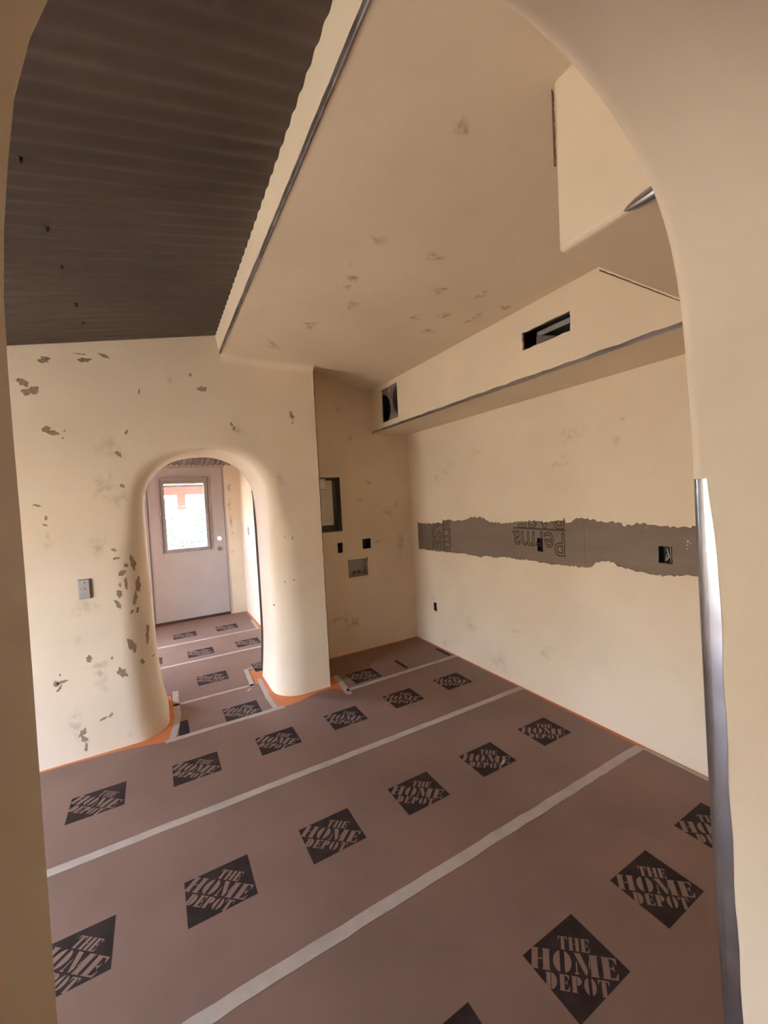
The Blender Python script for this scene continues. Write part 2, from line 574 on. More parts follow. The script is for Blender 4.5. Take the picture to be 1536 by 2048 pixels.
corr = corrugated('corrugated_ceiling', True, LEFT_X, 0.45, 0.36, 3.10, lambda x, y: 2.492 + .203 * (x + .638), 'corr', .0036)
for yy in (1.567, 1.906, 2.167, 2.542, 2.765):
    zz = 2.492 + .203 * (-.28 + .638)
    tube('screw', [(-.28, yy, zz + .01), (-.28, yy, zz - .012), (-.28, yy, zz - .016)], [.008, .008, .004], 'black', corr, seg=6)
corrugated('corrugated_hall_ceiling', False, 3.64, 5.99, HALL_LX, 1.07, lambda x, y: 2.075 + (5.973 - y) * .30, 'corr_hall', .011)
structure(box('roof', LEFT_X - .12, 2.6, 0.10, 6.1, ZTOP, ZTOP + .1, 'dim'))
structure(box('roof_vestibule', -0.50, 2.6, -2.2, 0.10, 2.70, 2.80, 'dim'))

# vestibule behind the camera
structure(box('wall_vestibule_back', -0.50, 2.6, -2.2, -2.08, 0, 2.70, 'dim'))
structure(box('wall_vestibule_left', -0.50, -0.38, -2.08, 0.10, 0, 2.70, 'dim'))
structure(box('wall_vestibule_right', 2.5, 2.6, -2.08, 0.10, 0, 2.70, 'dim'))
structure(box('ceiling_vestibule', -0.38, 2.5, -2.08, 0.10, 2.583, 2.62, 'dim'))

# soffit along the right wall
SX, SZ = 1.95, 2.165
V1 = (3.100, 3.392, 2.231, 2.540)
V2 = (1.369, 1.686, 2.341, 2.443)
soffit = structure(plate('soffit', rect(0.70, 3.63, SZ, CZ + .06), [rect(*V1), rect(*V2, .0025, 7)], lambda u, v, d: (SX + d, u, v), 0.014, 'plaster'))
box('soffit_bottom', SX + .014, 2.385, 0.70, 3.63, SZ, SZ + .014, 'plaster', soffit)
# duct chase over the near arch
chase = structure(box('duct_chase', 0.984, 2.40, 0.35, 0.72, 2.145, 2.62, 'plaster', bevel=0.014, seg=3))

# metal corner beads -----------------------------------------------------------


def bead(name, path, fa, fb, wa, wb, nose, mat, jit=0.0, parts=60):
    """angle bead along path (two 3D points); fa / fb = flange directions, wa / wb widths"""
    p, q = Vector(path[0]), Vector(path[1])
    fa, fb = Vector(fa).normalized(), Vector(fb).normalized()
    off = -(fa + fb).normalized() * 0.0015
    V, F = [], []
    ns = 5
    for i in range(parts + 1):
        t = i / parts
        c = p.lerp(q, t) + off
        ja, jb = 1 + random.uniform(-jit, jit), 1 + random.uniform(-jit, jit)
        V.append(c + fa * wa * ja - fb * .0008)
        bis = -(fa + fb).normalized()
        for k in range(ns):
            a = math.pi * (k / (ns - 1))
            V.append(c + bis * nose * math.sin(a) + (fa - fb).normalized() * nose * math.cos(a))
        V.append(c + fb * wb * jb - fa * .0008)
    w = ns + 2
    for i in range(parts):
        for k in range(w - 1):
            F.append((i * w + k, i * w + k + 1, (i + 1) * w + k + 1, (i + 1) * w + k))
    return mesh(name, V, F, mat, smooth=True, sharp=0.9)


def trim(o):
    return structure(o)


slope_f = Vector((0.432 - 0.468, 0, 2.80 - CZ))
trim(bead('trim_1', ((0.468, 3.05, CZ), (0.468, 0.37, CZ)), slope_f, (1, 0, 0.002), 0.021, 0.005, 0.004, 'bead', .10))
trim(bead('trim_2', ((SX, 3.60, SZ), (SX, 0.73, SZ)), (0, 0, 1), (1, 0, 0), 0.018, 0.005, 0.004, 'bead2', .2))
trim(bead('trim_3', ((1.158, 3.077, 0.03), (1.158, 3.077, 2.545)), (-1, 0, 0), (0, 1, 0), 0.003, 0.02, 0.0028, 'brownline', .4))
trim(bead('trim_4', ((0.984, 0.718, 2.57), (0.984, 0.718, 2.375)), (0, -1, 0), (1, 0, 0), 0.001, 0.005, 0.003, 'brownline', .3))
trim(bead('trim_5', ((1.17, 0.719, 2.146), (1.95, 0.719, 2.146)), (0, 0, 1), (0, -1, 0), 0.003, 0.002, 0.002, 'bead2', .3))
# bare silver nose of the chase's lower edge, pointed where the plaster starts to cover it
tube('trim_6', [(0.986, 0.545, 2.150), (0.986, 0.535, 2.149), (0.985, 0.515, 2.148), (0.985, 0.49, 2.147), (0.985, 0.45, 2.147), (0.985, 0.365, 2.147)],
     [.0015, .007, .0125, .0155, .017, .017], 'silver', seg=12)['kind'] = 'structure'

# exposed bead down the right jamb of the near arch
V, F = [], []
jamb = [p for p in NEAR_C if p.x > 0.6 and p.y < 1.55]
jamb.sort(key=lambda p: -p.y)
top_z = jamb[0].y
prof = 9
for i, p in enumerate(jamb):
    d = top_z - p.y
    wdt = 0.004 + 0.012 * sm(d / 0.16) + 0.0012 * math.sin(p.y * 31)
    V.append((p.x - .0008, 0.338 - wdt, p.y))
    for k in range(prof - 1):
        a = math.pi / 2 * k / (prof - 2)
        V.append((p.x + 0.022 - 0.0228 * math.cos(a), 0.338 + 0.0228 * math.sin(a), p.y))
for i in range(len(jamb) - 1):
    for k in range(prof - 1):
        F.append((i * prof + k, i * prof + k + 1, (i + 1) * prof + k + 1, (i + 1) * prof + k))
structure(mesh('trim_7', V, F, 'silver', smooth=True, recalc=False))

# dark bead on the hall-side edge of the soft arch's right jamb
V, F = [], []
bj = [p for p in ARCH_C if p.x > 0.6 and 0.06 < p.y < 1.64]
bj.sort(key=lambda p: -p.y)
for p in bj:
    wdt = 0.002 + 0.012 * sm((1.64 - p.y) / 0.25)
    V += [(p.x + .012, 3.652, p.y), (p.x - wdt, 3.648, p.y), (p.x - wdt, 3.636, p.y), (p.x + .003, 3.628, p.y)]
for i in range(len(bj) - 1):
    for k in range(3):
        F.append((i * 4 + k, i * 4 + k + 1, i * 4 + k + 5, i * 4 + k + 4))
structure(mesh('trim_8', V, F, 'brownline'))

# ------------------------------------------------------------------ windows and door


def glazed_door(name, x, y0, y1, z0, z1, turn=False):
    sw = (lambda p: (p[1], p[0], p[2])) if turn else (lambda p: p)
    o = structure(plate(name, rect(y0, y1, z0, z1), [rect(y0 + .07, (y0 + y1) / 2 - .03, z0 + .1, z1 - .07), rect((y0 + y1) / 2 + .03, y1 - .07, z0 + .1, z1 - .07)],
                        lambda u, v, d: sw((x + d, u, v)), 0.05, 'frame'))
    for a, b in ((y0 + .07, (y0 + y1) / 2 - .03), ((y0 + y1) / 2 + .03, y1 - .07)):
        if turn:
            box('window_pane', a - .005, b + .005, x + .02, x + .026, z0 + .095, z1 - .065, 'glass', o)
        else:
            box('window_pane', x + .02, x + .026, a - .005, b + .005, z0 + .095, z1 - .065, 'glass', o)
    return o


glazed_door('window_2', HALL_LX - .09, *WIN2)
glazed_door('window_1', LEFT_X - .09, *WIN1)

door = structure(plate('door_1', rect(DX0, DX1, 0.03, DZ1), [rect(0.118, 0.598, 0.972, 1.842), circle(0.757, 1.066, 0.026)],
                       lambda u, v, d: (u, DY + .012 + d, v), 0.042, 'door'))
plate('moulding', rect(0.052, 0.668, 0.925, 1.925), [rect(0.072, 0.648, 0.945, 1.905)], lambda u, v, d: (u, DY - .002 + d, v), 0.013, 'doormould', door)
plate('moulding', rect(0.090, 0.626, 0.948, 1.868), [rect(0.120, 0.596, 0.975, 1.838)], lambda u, v, d: (u, DY - .008 + d, v), 0.019, 'doormould', door)
box('door_glass', 0.11, 0.606, DY + .03, DY + .036, 0.965, 1.85, 'glass', door)
box('blind_rail', 0.118, 0.598, DY + .040, DY + .052, 1.79, 1.815, 'frame', door)
kn = tube('latch_ring', [(0.753, DY + .014, 0.927), (0.753, DY + .004, 0.927), (0.753, DY + .002, 0.927)], [.034, .034, .028], 'brass', door, seg=20)
tube('spindle', [(0.753, DY + .01, 0.927), (0.753, DY - .012, 0.927)], [.009, .009], 'darkgap', kn, seg=8)
box('threshold', DX0, DX1, DY - .002, DY + .05, 0.0, 0.034, 'darkgap', door)
structure(box('trim_9', DX1 + .004, DX1 + .022, DY - .006, DY + .06, 0, DZ1 + .012, 'door'))
structure(box('trim_10', DX0 - .03, DX0 - .004, DY - .006, DY + .06, 0, DZ1 + .012, 'door'))
structure(box('trim_11', DX0 - .03, DX1 + .022, DY - .006, DY + .06, DZ1 + .004, DZ1 + .026, 'door'))
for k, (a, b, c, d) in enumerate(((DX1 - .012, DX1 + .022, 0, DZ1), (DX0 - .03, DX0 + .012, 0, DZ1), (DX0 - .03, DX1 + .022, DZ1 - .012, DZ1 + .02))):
    structure(box('trim_%d' % (12 + k), a, b, DY + .056, DY + .07, c, d, 'darkgap'))  # near-black stops: shade of the door gap put into their colour

# ------------------------------------------------------------------ floor paper, prints, tape
PT = 0.0016


def sheet(pts, label):
    o = plate('floor_paper_sheet', pts, [], lambda u, v, d: (u, v, PT - d), PT - .0001, 'paper')
    return tag(o, label, 'floor paper', 'brown paper sheets covering the floor')


# stencil letters, unit height, each a list of polygons
def arc(cx, cy, rx, ry, a0, a1, n=10):
    return [(cx + rx * math.cos(math.radians(a0 + (a1 - a0) * i / n)), cy + ry * math.sin(math.radians(a0 + (a1 - a0) * i / n))) for i in range(n + 1)]


def stem(x0, x1, s=0.05, b=0.07):
    return [(x0 - s, 0), (x1 + s, 0), (x1 + s, b * .5), (x1, b), (x1, 1 - b), (x1 + s, 1 - b * .5), (x1 + s, 1), (x0 - s, 1), (x0 - s, 1 - b * .5), (x0, 1 - b), (x0, b), (x0 - s, b * .5)]


GLY = {
    'H': (1.08, [stem(.06, .40), stem(.68, 1.02), [(.43, .46), (.65, .46), (.65, .53), (.43, .53)]]),
    'O': (1.02, [arc(.46, .5, .44, .52, 100, 260), arc(.56, .5, .44, .52, -80, 80)]),
    'M': (1.30, [[(0, 0), (.22, 0), (.22, .06), (.15, .1), (.15, .62), (.08, .5), (.07, .1), (0, .06)], [(.02, 1), (.36, 1), (.70, .25), (.62, .02), (.55, .02)], stem(.86, 1.22), [(.86, 1), (.74, .4), (.80, .3), (.84, .6)]]),
    'E': (0.86, [stem(.06, .42), [(.46, 0), (.80, 0), (.84, .30), (.78, .30), (.68, .1), (.46, .07)], [(.46, 1), (.80, 1), (.82, .72), (.76, .72), (.66, .9), (.46, .93)], [(.46, .46), (.58, .46), (.62, .36), (.66, .36), (.66, .66), (.62, .66), (.58, .54), (.46, .54)]]),
    'T': (0.90, [stem(.28, .62), [(.24, 1), (0, 1), (0, .70), (.05, .70), (.12, .9), (.24, .93)], [(.66, 1), (.90, 1), (.90, .70), (.85, .70), (.78, .9), (.66, .93)]]),
    'D': (0.98, [stem(.06, .40), arc(.46, .5, .46, .5, -90, 90)]),
    'P': (0.86, [stem(.06, .40), arc(.45, .72, .38, .28, -90, 90)]),
}


def word(txt, s0, s1, t0, t1):
    total = sum(GLY[c][0] for c in txt) + .12 * (len(txt) - 1)
    k = (s1 - s0) / total
    res, x = [], 0.0
    for c in txt:
        wd, polys = GLY[c]
        for p in polys:
            res.append([(s0 + (x + a) * k, t0 + b * (t1 - t0)) for a, b in p])
        x += wd + .12
    return res


LW, LH = 0.246, 0.207
polys = word('THE', -.215, .215, .16, .345) + word('HOME', -.60, .555, -.14, .137) + word('DEPOT', -.40, .41, -.362, -.165)


def logo_mesh(u0=0.0, u1=1.0):
    me = bpy.data.meshes.new('logo_print')
    me.from_pydata([(u0 * LW, 0, 0), (u1 * LW, 0, 0), (u1 * LW, LH, 0), (u0 * LW, LH, 0)], [], [(0, 1, 2, 3)])
    me.materials.append(M['print'])
    return me


def letter_mesh(u0=0.0, u1=1.0):
    V, F = [], []
    for p in polys:
        q = []
        for s, t in p:
            u = .5 + (s + t) * .70711
            v = .5 + (-s + t) * .70711
            q.append((u, v))
        if max(a for a, b in q) > u1 + 0.10 or min(a for a, b in q) < u0 - .10:
            continue
        k = len(V)
        V += [(a * LW, b * LH, 0) for a, b in q]
        for t3 in tessellate_polygon([[Vector((a, b, 0)) for a, b in q]]):
            F.append(tuple(k + i for i in t3))
    bm = bmesh.new()
    vs = [bm.verts.new(v) for v in V]
    for f in F:
        try:
            fc = bm.faces.new([vs[i] for i in f])
            fc.normal_update()
            if fc.normal.z < 0:
                fc.normal_flip()
        except ValueError:
            pass
    me = bpy.data.meshes.new('lettering')
    bm.to_mesh(me)
    bm.free()
    me.materials.append(M['paper'])
    return me


LOGO, LETT = logo_mesh(), letter_mesh()
SLIV = logo_mesh(0, .14)


def logos(parent, spots, y):
    for x in spots:
        p = bpy.data.objects.new('logo_print', LOGO)
        COL.objects.link(p)
        p.parent = parent
        p.location = (x, y, PT + .0002)
        q = bpy.data.objects.new('lettering', LETT)
        COL.objects.link(q)
        q.parent = p
        q.location = (0, 0, .0002)


def part_logo(parent, x, y, u0, u1):
    p = bpy.data.objects.new('logo_print', logo_mesh(u0, u1))
    COL.objects.link(p)
    p.parent = parent
    p.location = (x, y, PT + .0002)


sC = sheet([(-3.06, .37), (2.352, .37), (2.352, 1.293), (-3.06, 1.293)], 'brown paper sheet on the floor at the foot of the near arch, first strip inside')
logos(sC, [-1.44, -.96, -.48, -.002, .476, .954, 1.434, 1.912], .710)
sB = sheet([(-3.06, 1.297), (2.352, 1.297), (2.360, 2.176), (-3.06, 2.176)], 'brown paper sheet on the floor between the two full-width tape seams')
logos(sB, [-1.42, -.943, -.465, .012, .487, .962, 1.437, 1.917], 1.604)
sA = sheet([(-3.06, 2.180), (2.360, 2.180), (2.362, 2.945), (1.26, 2.94), (1.205, 2.90), (1.195, 2.985), (1.16, 3.035), (1.05, 3.04), (.97, 3.02), (.88, 2.985), (.80, 2.972), (.72, 2.978), (0.0, 2.978), (-.06, 2.985),
            (-.14, 3.01), (-.26, 3.035), (-.42, 3.05), (-.7, 3.055), (-3.06, 3.055)], 'brown paper sheet on the floor along the foot of the arched back wall')
logos(sA, [-1.43, -.952, -.475, -.002, .473, .943, 1.418, 1.892], 2.470)
sN = sheet([(1.262, 2.948), (2.362, 2.953), (2.362, 3.600), (1.18, 3.600), (1.18, 3.22), (1.285, 3.23)], 'brown paper sheet filling the nook beside the arch column')
logos(sN, [1.349], 2.994)
for xx in (1.835, 2.312):
    p = bpy.data.objects.new('logo_print', SLIV)
    COL.objects.link(p)
    p.parent = sN
    p.location = (xx, 3.0, PT + .0002)
sH1 = sheet([(.045, 2.982), (.70, 2.982), (.665, 3.20), (.67, 3.488), (.035, 3.488), (.05, 3.2)], 'brown paper sheet inside the arch passage')
logos(sH1, [.347], 2.995)
part_logo(sH1, -.131, 2.995, .74, 1.0)
sH2 = sheet([(.035, 3.492), (.65, 3.492), (.66, 3.80), (.80, 3.86), (1.03, 3.90), (1.03, 4.376), (HALL_LX + .03, 4.376), (HALL_LX + .03, 3.70), (.02, 3.70)], 'brown paper sheet on the hall floor just past the arch')
logos(sH2, [-.262, .232, .705], 3.745)
sH3 = sheet([(HALL_LX + .03, 4.380), (1.03, 4.380), (1.03, 5.028), (HALL_LX + .03, 5.028)], 'brown paper sheet in the middle of the hall floor')
logos(sH3, [-.27, .206, .680], 4.50)
sH4 = sheet([(HALL_LX + .03, 5.032), (1.03, 5.032), (1.03, 5.90), (.98, 5.95), (HALL_LX + .03, 5.95)], 'brown paper sheet on the floor in front of the hall door')
logos(sH4, [-.38, .10, .570], 5.235)


def tape(pts, width, label):
    """thin strip with slightly uneven edges and torn ends along a floor polyline"""
    P = [Vector(p) for p in pts]
    path = []
    for a, b in zip(P, P[1:]):
        m = max(2, int((b - a).length / .06))
        for k in range(m):
            path.append(a.lerp(b, k / m))
    path.append(P[-1])
    L, Rr = [], []
    for i, p in enumerate(path):
        d = (path[min(i + 1, len(path) - 1)] - path[max(i - 1, 0)]).normalized()
        nrm = Vector((-d.y, d.x))
        e = random.uniform(-.002, .002)
        L.append(tuple(p + nrm * (width / 2 + e + random.uniform(-.001, .001)) + d * (random.uniform(-.008, .008) if i in (0, len(path) - 1) else 0)))
        Rr.append(tuple(p - nrm * (width / 2 - e + random.uniform(-.001, .001))))
    n = len(path)
    V = [(a, b, PT + .0013) for a, b in L] + [(a, b, PT + .0013) for a, b in Rr] + [(a, b, PT + .0003) for a, b in L] + [(a, b, PT + .0003) for a, b in Rr]
    F = []
    for i in range(n - 1):
        F += [(i, n + i, n + i + 1, i + 1), (i, i + 1, 2 * n + i + 1, 2 * n + i), (n + i, 3 * n + i, 3 * n + i + 1, n + i + 1), (2 * n + i, 2 * n + i + 1, 3 * n + i + 1, 3 * n + i)]
    F += [(0, 2 * n, 3 * n, n), (n - 1, 2 * n - 1, 4 * n - 1, 3 * n - 1)]
    o = mesh('masking_tape_strip', V, F, 'tape')
    return tag(o, label, 'tape', 'pale tape strips on the floor paper')


tape([(-3.0, 1.295), (2.352, 1.297)], .048, 'pale tape seam across the floor nearest the near arch, running to the right wall')
tape([(-3.0, 2.178), (2.378, 2.180)], .046, 'pale tape seam across the floor between the near seam and the arch column')
tape([(-.03, 2.978), (.75, 2.976)], .040, 'short pale tape strip across the mouth of the arch passage')
tape([(1.235, 2.935), (1.8, 2.945), (2.378, 2.955)], .040, 'pale tape strip across the mouth of the nook')
tape([(1.268, 3.235), (1.232, 2.862)], .045, 'short pale tape piece beside the sharp corner of the arch column')
tape([(2.357, 1.275), (2.362, .62)], .026, 'narrow pale tape along the foot of the right wall')
tape([(.03, 3.49), (.645, 3.488)], .036, 'pale tape strip across the inside of the arch passage')
tape([(HALL_LX + .1, 4.378), (1.0, 4.378)], .042, 'pale tape strip across the hall floor just past the arch')
tape([(HALL_LX + .1, 5.030), (1.03, 5.030)], .040, 'pale tape strip across the hall floor nearest the door')
tape([(1.005, 5.035), (1.02, 5.46)], .035, 'short pale tape along the hall floor at the foot of the right hall wall')
tape([(.055, 3.76), (.055, 3.3), (.042, 3.16), (.012, 3.0)], .042, 'pale tape bent around the foot of the left arch jamb')
tape([(.640, 3.86), (.618, 3.45)], .036, 'pale tape piece with a corner at the hall end of the arch column')
tape([(.650, 3.852), (.70, 3.862)], .020, 'tiny pale tape tab at the hall end of the arch column')
tape([(.700, 3.575), (.682, 3.20), (.690, 3.0)], .036, 'pale tape piece along the rounded foot of the arch column')
tape([(.565, 3.395), (.595, 3.43)], .016, 'tiny pale tape scrap in the arch passage')
tape([(1.585, 1.625), (1.625, 1.645)], .012, 'white scrap stuck to a printed square on the middle paper sheet')

# ------------------------------------------------------------------ printing on the cement board


def board_text(txt, size, at, xdir, ydir, sx=1.0):
    cu = bpy.data.curves.new('board_lettering', 'FONT')
    cu.body = txt
    cu.size = size
    cu.fill_mode = 'NONE'
    cu.bevel_depth = 0.0036
    cu.bevel_resolution = 0
    cu.resolution_u = 4
    tmp = bpy.data.objects.new('tmp', cu)
    COL.objects.link(tmp)
    dg = bpy.context.evaluated_depsgraph_get()
    me = bpy.data.meshes.new_from_object(tmp.evaluated_get(dg))
    bpy.data.objects.remove(tmp)
    X, Y = Vector(xdir), Vector(ydir)
    Z = X.cross(Y)
    for v in me.vertices:
        v.co = Vector(at) + X * v.co.x * sx + Y * v.co.y + Z * (v.co.z * .3 + .0012)
    me.materials.clear()
    me.materials.append(M['ink'])
    return link('board_lettering', me, None, wall_right)


BX = PX + .0093
board_text('Perma', .225, (BX, 1.764, 1.210), (0, 1, 0), (0, 0, -1), .80)
board_text('BASE', .225, (BX, 1.764, 1.395), (0, 1, 0), (0, 0, -1), .84)
box('printed_rule', BX - .0005, BX + .002, 1.768, 2.222, 1.226, 1.240, 'ink', wall_right)
board_text('Perma', .20, (BX, 3.080, 1.40), (0, 0, -1), (0, -1, 0), .95)
board_text('BASE', .20, (BX, 3.270, 1.40), (0, 0, -1), (0, -1, 0), .95)
box('printed_rule', BX - .0005, BX + .002, 3.083, 3.105, 0.9, 1.3, 'ink', wall_right)
for yy, zz, r in ((1.047, 1.208, .006), (1.05, 1.188, .005), (1.052, 1.168, .004), (1.036, 1.2, .004), (1.25, 1.27, .004)):
    tube('plaster_fleck', [(BX + .001, yy, zz), (BX - .003, yy + .002, zz + .004)], [r, r * .5], 'white', wall_right, seg=6)

# ------------------------------------------------------------------ electrical boxes and fittings


def open_box(name, lo, hi, axis, depth, mat, parent, wall=.002, grow=.001):
    """five-sided shell whose mouth lies on the wall; lo / hi = 2D mouth corners. axis: 'x' mouth faces -x at x=depth[0], 'y' mouth faces -y"""
    a0, b0, a1, b1 = lo[0] - grow, lo[1] - grow, hi[0] + grow, hi[1] + grow
    d0, d1 = depth

    def P(a, b, d):
        return (d, a, b) if axis == 'x' else (a, d, b)
    o = [P(a0, b0, d0), P(a1, b0, d0), P(a1, b1, d0), P(a0, b1, d0), P(a0, b0, d1), P(a1, b0, d1), P(a1, b1, d1), P(a0, b1, d1)]
    w = wall
    i = [P(a0 + w, b0 + w, d0), P(a1 - w, b0 + w, d0), P(a1 - w, b1 - w, d0), P(a0 + w, b1 - w, d0),
         P(a0 + w, b0 + w, d1 - w), P(a1 - w, b0 + w, d1 - w), P(a1 - w, b1 - w, d1 - w), P(a0 + w, b1 - w, d1 - w)]
    F = []
    for k in range(4):
        n = (k + 1) % 4
        F += [(k, n, 4 + n, 4 + k), (8 + k, 12 + k, 12 + n, 8 + n), (k, 8 + k, 8 + n, n)]
    F += [(4, 5, 6, 7), (12, 15, 14, 13)]
    return mesh(name, o + i, F, mat, parent)


def outlet(lo, hi, axis, face, label, mat='black', wires=False):
    c = ((lo[0] + hi[0]) / 2, (lo[1] + hi[1]) / 2)
    loc = (face, c[0], lo[1]) if axis == 'x' else (c[0], face, lo[1])
    e = empty('outlet_box', loc, label, 'outlet box', 'open electrical boxes')
    open_box('box_shell', lo, hi, axis, (face, face + .05), mat, e, .003)

    def P(a, b, d):
        return (d, a, b) if axis == 'x' else (a, d, b)
    for zz in (hi[1] - .006, lo[1] + .006):
        tube('screw_tab', [P(c[0], zz, face + .002), P(c[0], zz, face + .02)], [.005, .005], mat, e, seg=8)
    if wires:
        w0 = c[0]
        tube('wire', [P(w0 + .012, hi[1] - .01, face + .045), P(w0 - .004, c[1] + .02, face + .02), P(w0 - .015, c[1] - .012, face + .012), P(w0 + .004, lo[1] + .016, face + .015), P(w0 + .006, c[1], face + .03)],
             .0045, 'boxgrey', e, seg=7)
        tube('wire', [P(lo[0] + .012, hi[1] - .004, face + .004), P(lo[0] + .009, c[1], face + .004), P(lo[0] + .011, lo[1] + .004, face + .004)], .0018, 'plastic', e, seg=6)
    return e


outlet((OUT1[0], OUT1[2]), (OUT1[1], OUT1[3]), 'x', PX + .004, 'small black outlet box low on the right wall near the corner')
outlet((OUT2[0], OUT2[2]), (OUT2[1], OUT2[3]), 'x', PX + .011, 'black outlet box cut through the upside-down lettering on the bare cement board')
outlet((OUT3[0], OUT3[2]), (OUT3[1], OUT3[3]), 'x', PX + .011, 'outlet box with grey wires in the blank stretch of bare cement board', wires=True)
outlet((NH1[0], NH1[2]), (NH1[1], NH1[3]), 'y', 3.627, 'tall narrow black outlet box under the breaker panel in the nook')
outlet((NH2[0], NH2[2]), (NH2[1], NH2[3]), 'y', 3.627, 'square black box in the nook wall right of the narrow one')

# breaker panel
e = empty('breaker_panel', (1.37, 3.623, PAN[2]), 'grey recessed breaker panel in the nook wall half hidden by the arch column', 'breaker panel')
open_box('panel_tub', (PAN[0] + .004, PAN[2] + .004), (PAN[1] - .004, PAN[3] - .004), 'y', (3.620, 3.72), 'boxdark', e, .004)
plate('trim_flange', rect(PAN[0], PAN[1] + .012, PAN[2] - .014, PAN[3] + .014), [rect(PAN[0] + .01, PAN[1] - .006, PAN[2] + .008, PAN[3] - .008)], lambda u, v, d: (u, 3.6205 + d, v), .003, 'ragged', e)
cv = box('breaker_cover', 1.20, 1.502, 3.650, 3.662, 1.275, 1.705, 'paleplate', e, .002)
box('cover_tag', 1.36, 1.432, 3.642, 3.649, 1.625, 1.722, 'white', cv, .001)
box('tag_gap_shade', 1.357, 1.437, 3.6485, 3.6502, 1.618, 1.726, 'boxgrey', cv)  # grey outline stands in for the shadow gap around the tag
# washer outlet box
e = empty('washer_valve_box', (1.72, 3.623, WB[2]), 'grey recessed washing machine valve box low in the nook wall', 'valve box')
open_box('box_shell', (WB[0], WB[2]), (WB[1], WB[3]), 'y', (3.621, 3.70), 'plastic', e, .006, .003)
for xx, nm in ((1.69, 'valve'), (1.745, 'valve')):
    v = tube(nm, [(xx, 3.665, WB[2] + .004), (xx, 3.66, WB[2] + .03), (xx, 3.655, WB[2] + .045)], [.008, .008, .006], 'boxgrey', e, seg=10)
    tube('valve_handle', [(xx, 3.655, WB[2] + .042), (xx, 3.640, WB[2] + .046)], [.012, .012], 'darkgap', v, seg=10)
box('tab', WB[1] - .012, WB[1] + .001, 3.616, 3.622, WB[3] - .035, WB[3] + .012, 'boxdark', e)

# zinc switch box on the back wall
e = empty('switch_box', (-.40, 3.077, .985), 'zinc switch box with a blank cover standing proud of the scarred back wall', 'switch box')
box('box_body', -.436, -.366, 3.071, 3.10, .985, 1.107, 'boxdark', e, .004)
cvr = box('cover_plate', -.434, -.376, 3.064, 3.071, .988, 1.104, 'bluebox', e, .0045, 3)
tube('cover_screw', [(-.401, 3.065, 1.046), (-.401, 3.061, 1.046)], [.007, .006], 'boxgrey', cvr, seg=12)
tube('cover_screw', [(-.418, 3.065, 1.046), (-.418, 3.0625, 1.046)], [.004, .004], 'boxgrey', cvr, seg=10)
tube('cover_screw', [(-.401, 3.065, 1.085), (-.401, 3.0625, 1.085)], [.005, .004], 'boxdark', cvr, seg=10)

# little open box on the right hall wall
e = empty('switch_cutout', (HALL_RX, 5.525, 1.11), 'small dark switch box on the hall wall right of the door', 'switch box')
box('box_face', HALL_RX - .006, HALL_RX + .03, 5.495, 5.555, 1.11, 1.215, 'boxdark', e, .002)

# supply duct seen through the square hole of the soffit
e = empty('duct_boot', (SX + .03, 3.246, V1[2]), 'galvanized duct with round black collars inside the square soffit hole', 'duct')

def collar_plate(parent):
    n = 40
    hole_a = circle(3.366 + .033, 2.345 + .009, .140, n)
    hole_b = circle(3.040 + .033, 2.395 + .009, .142, n)
    plate('collar_plate', rect(2.90, 3.60, 2.185, 2.575), [hole_a, hole_b], lambda u, v, d: (SX + .022 + d, u, v), .002, 'duct', parent)
    for c in ((3.399, 2.354, .140), (3.073, 2.404, .142)):
        V, F = [], []
        for x, k in ((SX + .021, 1.0), (SX + .38, 1.0)):
            V += [(x, a, b) for a, b in circle(c[0], c[1], c[2] * k, n)]
        for i in range(n):
            F.append((i, (i + 1) % n, n + (i + 1) % n, n + i))
        mesh('collar', V, F, 'duct', parent, smooth=True)
        V = [(SX + .381, a, b) for a, b in circle(c[0], c[1], c[2], n)]
        mesh('collar_end', V, [tuple(range(n))], 'duct', parent)


collar_plate(e)
tube('hanger_wire', [(SX + .018, 3.275, 2.556), (SX + .018, 3.272, 2.52), (SX + .018, 3.27, 2.495)], [.003, .003, .006], 'white', e, seg=6)
# slot in the soffit
e = empty('duct_strap', (SX + .05, 1.53, V2[2]), 'bent sheet metal inside the long slot in the soffit', 'duct')
mesh('flap', [(SX + .03, 1.62, 2.29), (SX + .03, 1.53, 2.32), (SX + .12, 1.50, 2.38), (SX + .05, 1.622, 2.415), (SX + .032, 1.62, 2.29), (SX + .032, 1.53, 2.318), (SX + .122, 1.50, 2.378), (SX + .052, 1.622, 2.413)],
     [(0, 1, 2, 3), (4, 7, 6, 5), (0, 4, 5, 1), (1, 5, 6, 2), (2, 6, 7, 3), (3, 7, 4, 0)], 'duct', e)
box('rail', SX + .10, SX + .104, 1.38, 1.66, 2.425, 2.455, 'boxgrey', e)
box('slot_back', SX + .38, SX + .39, 1.2, 1.9, 2.2, 2.56, 'duct', e)

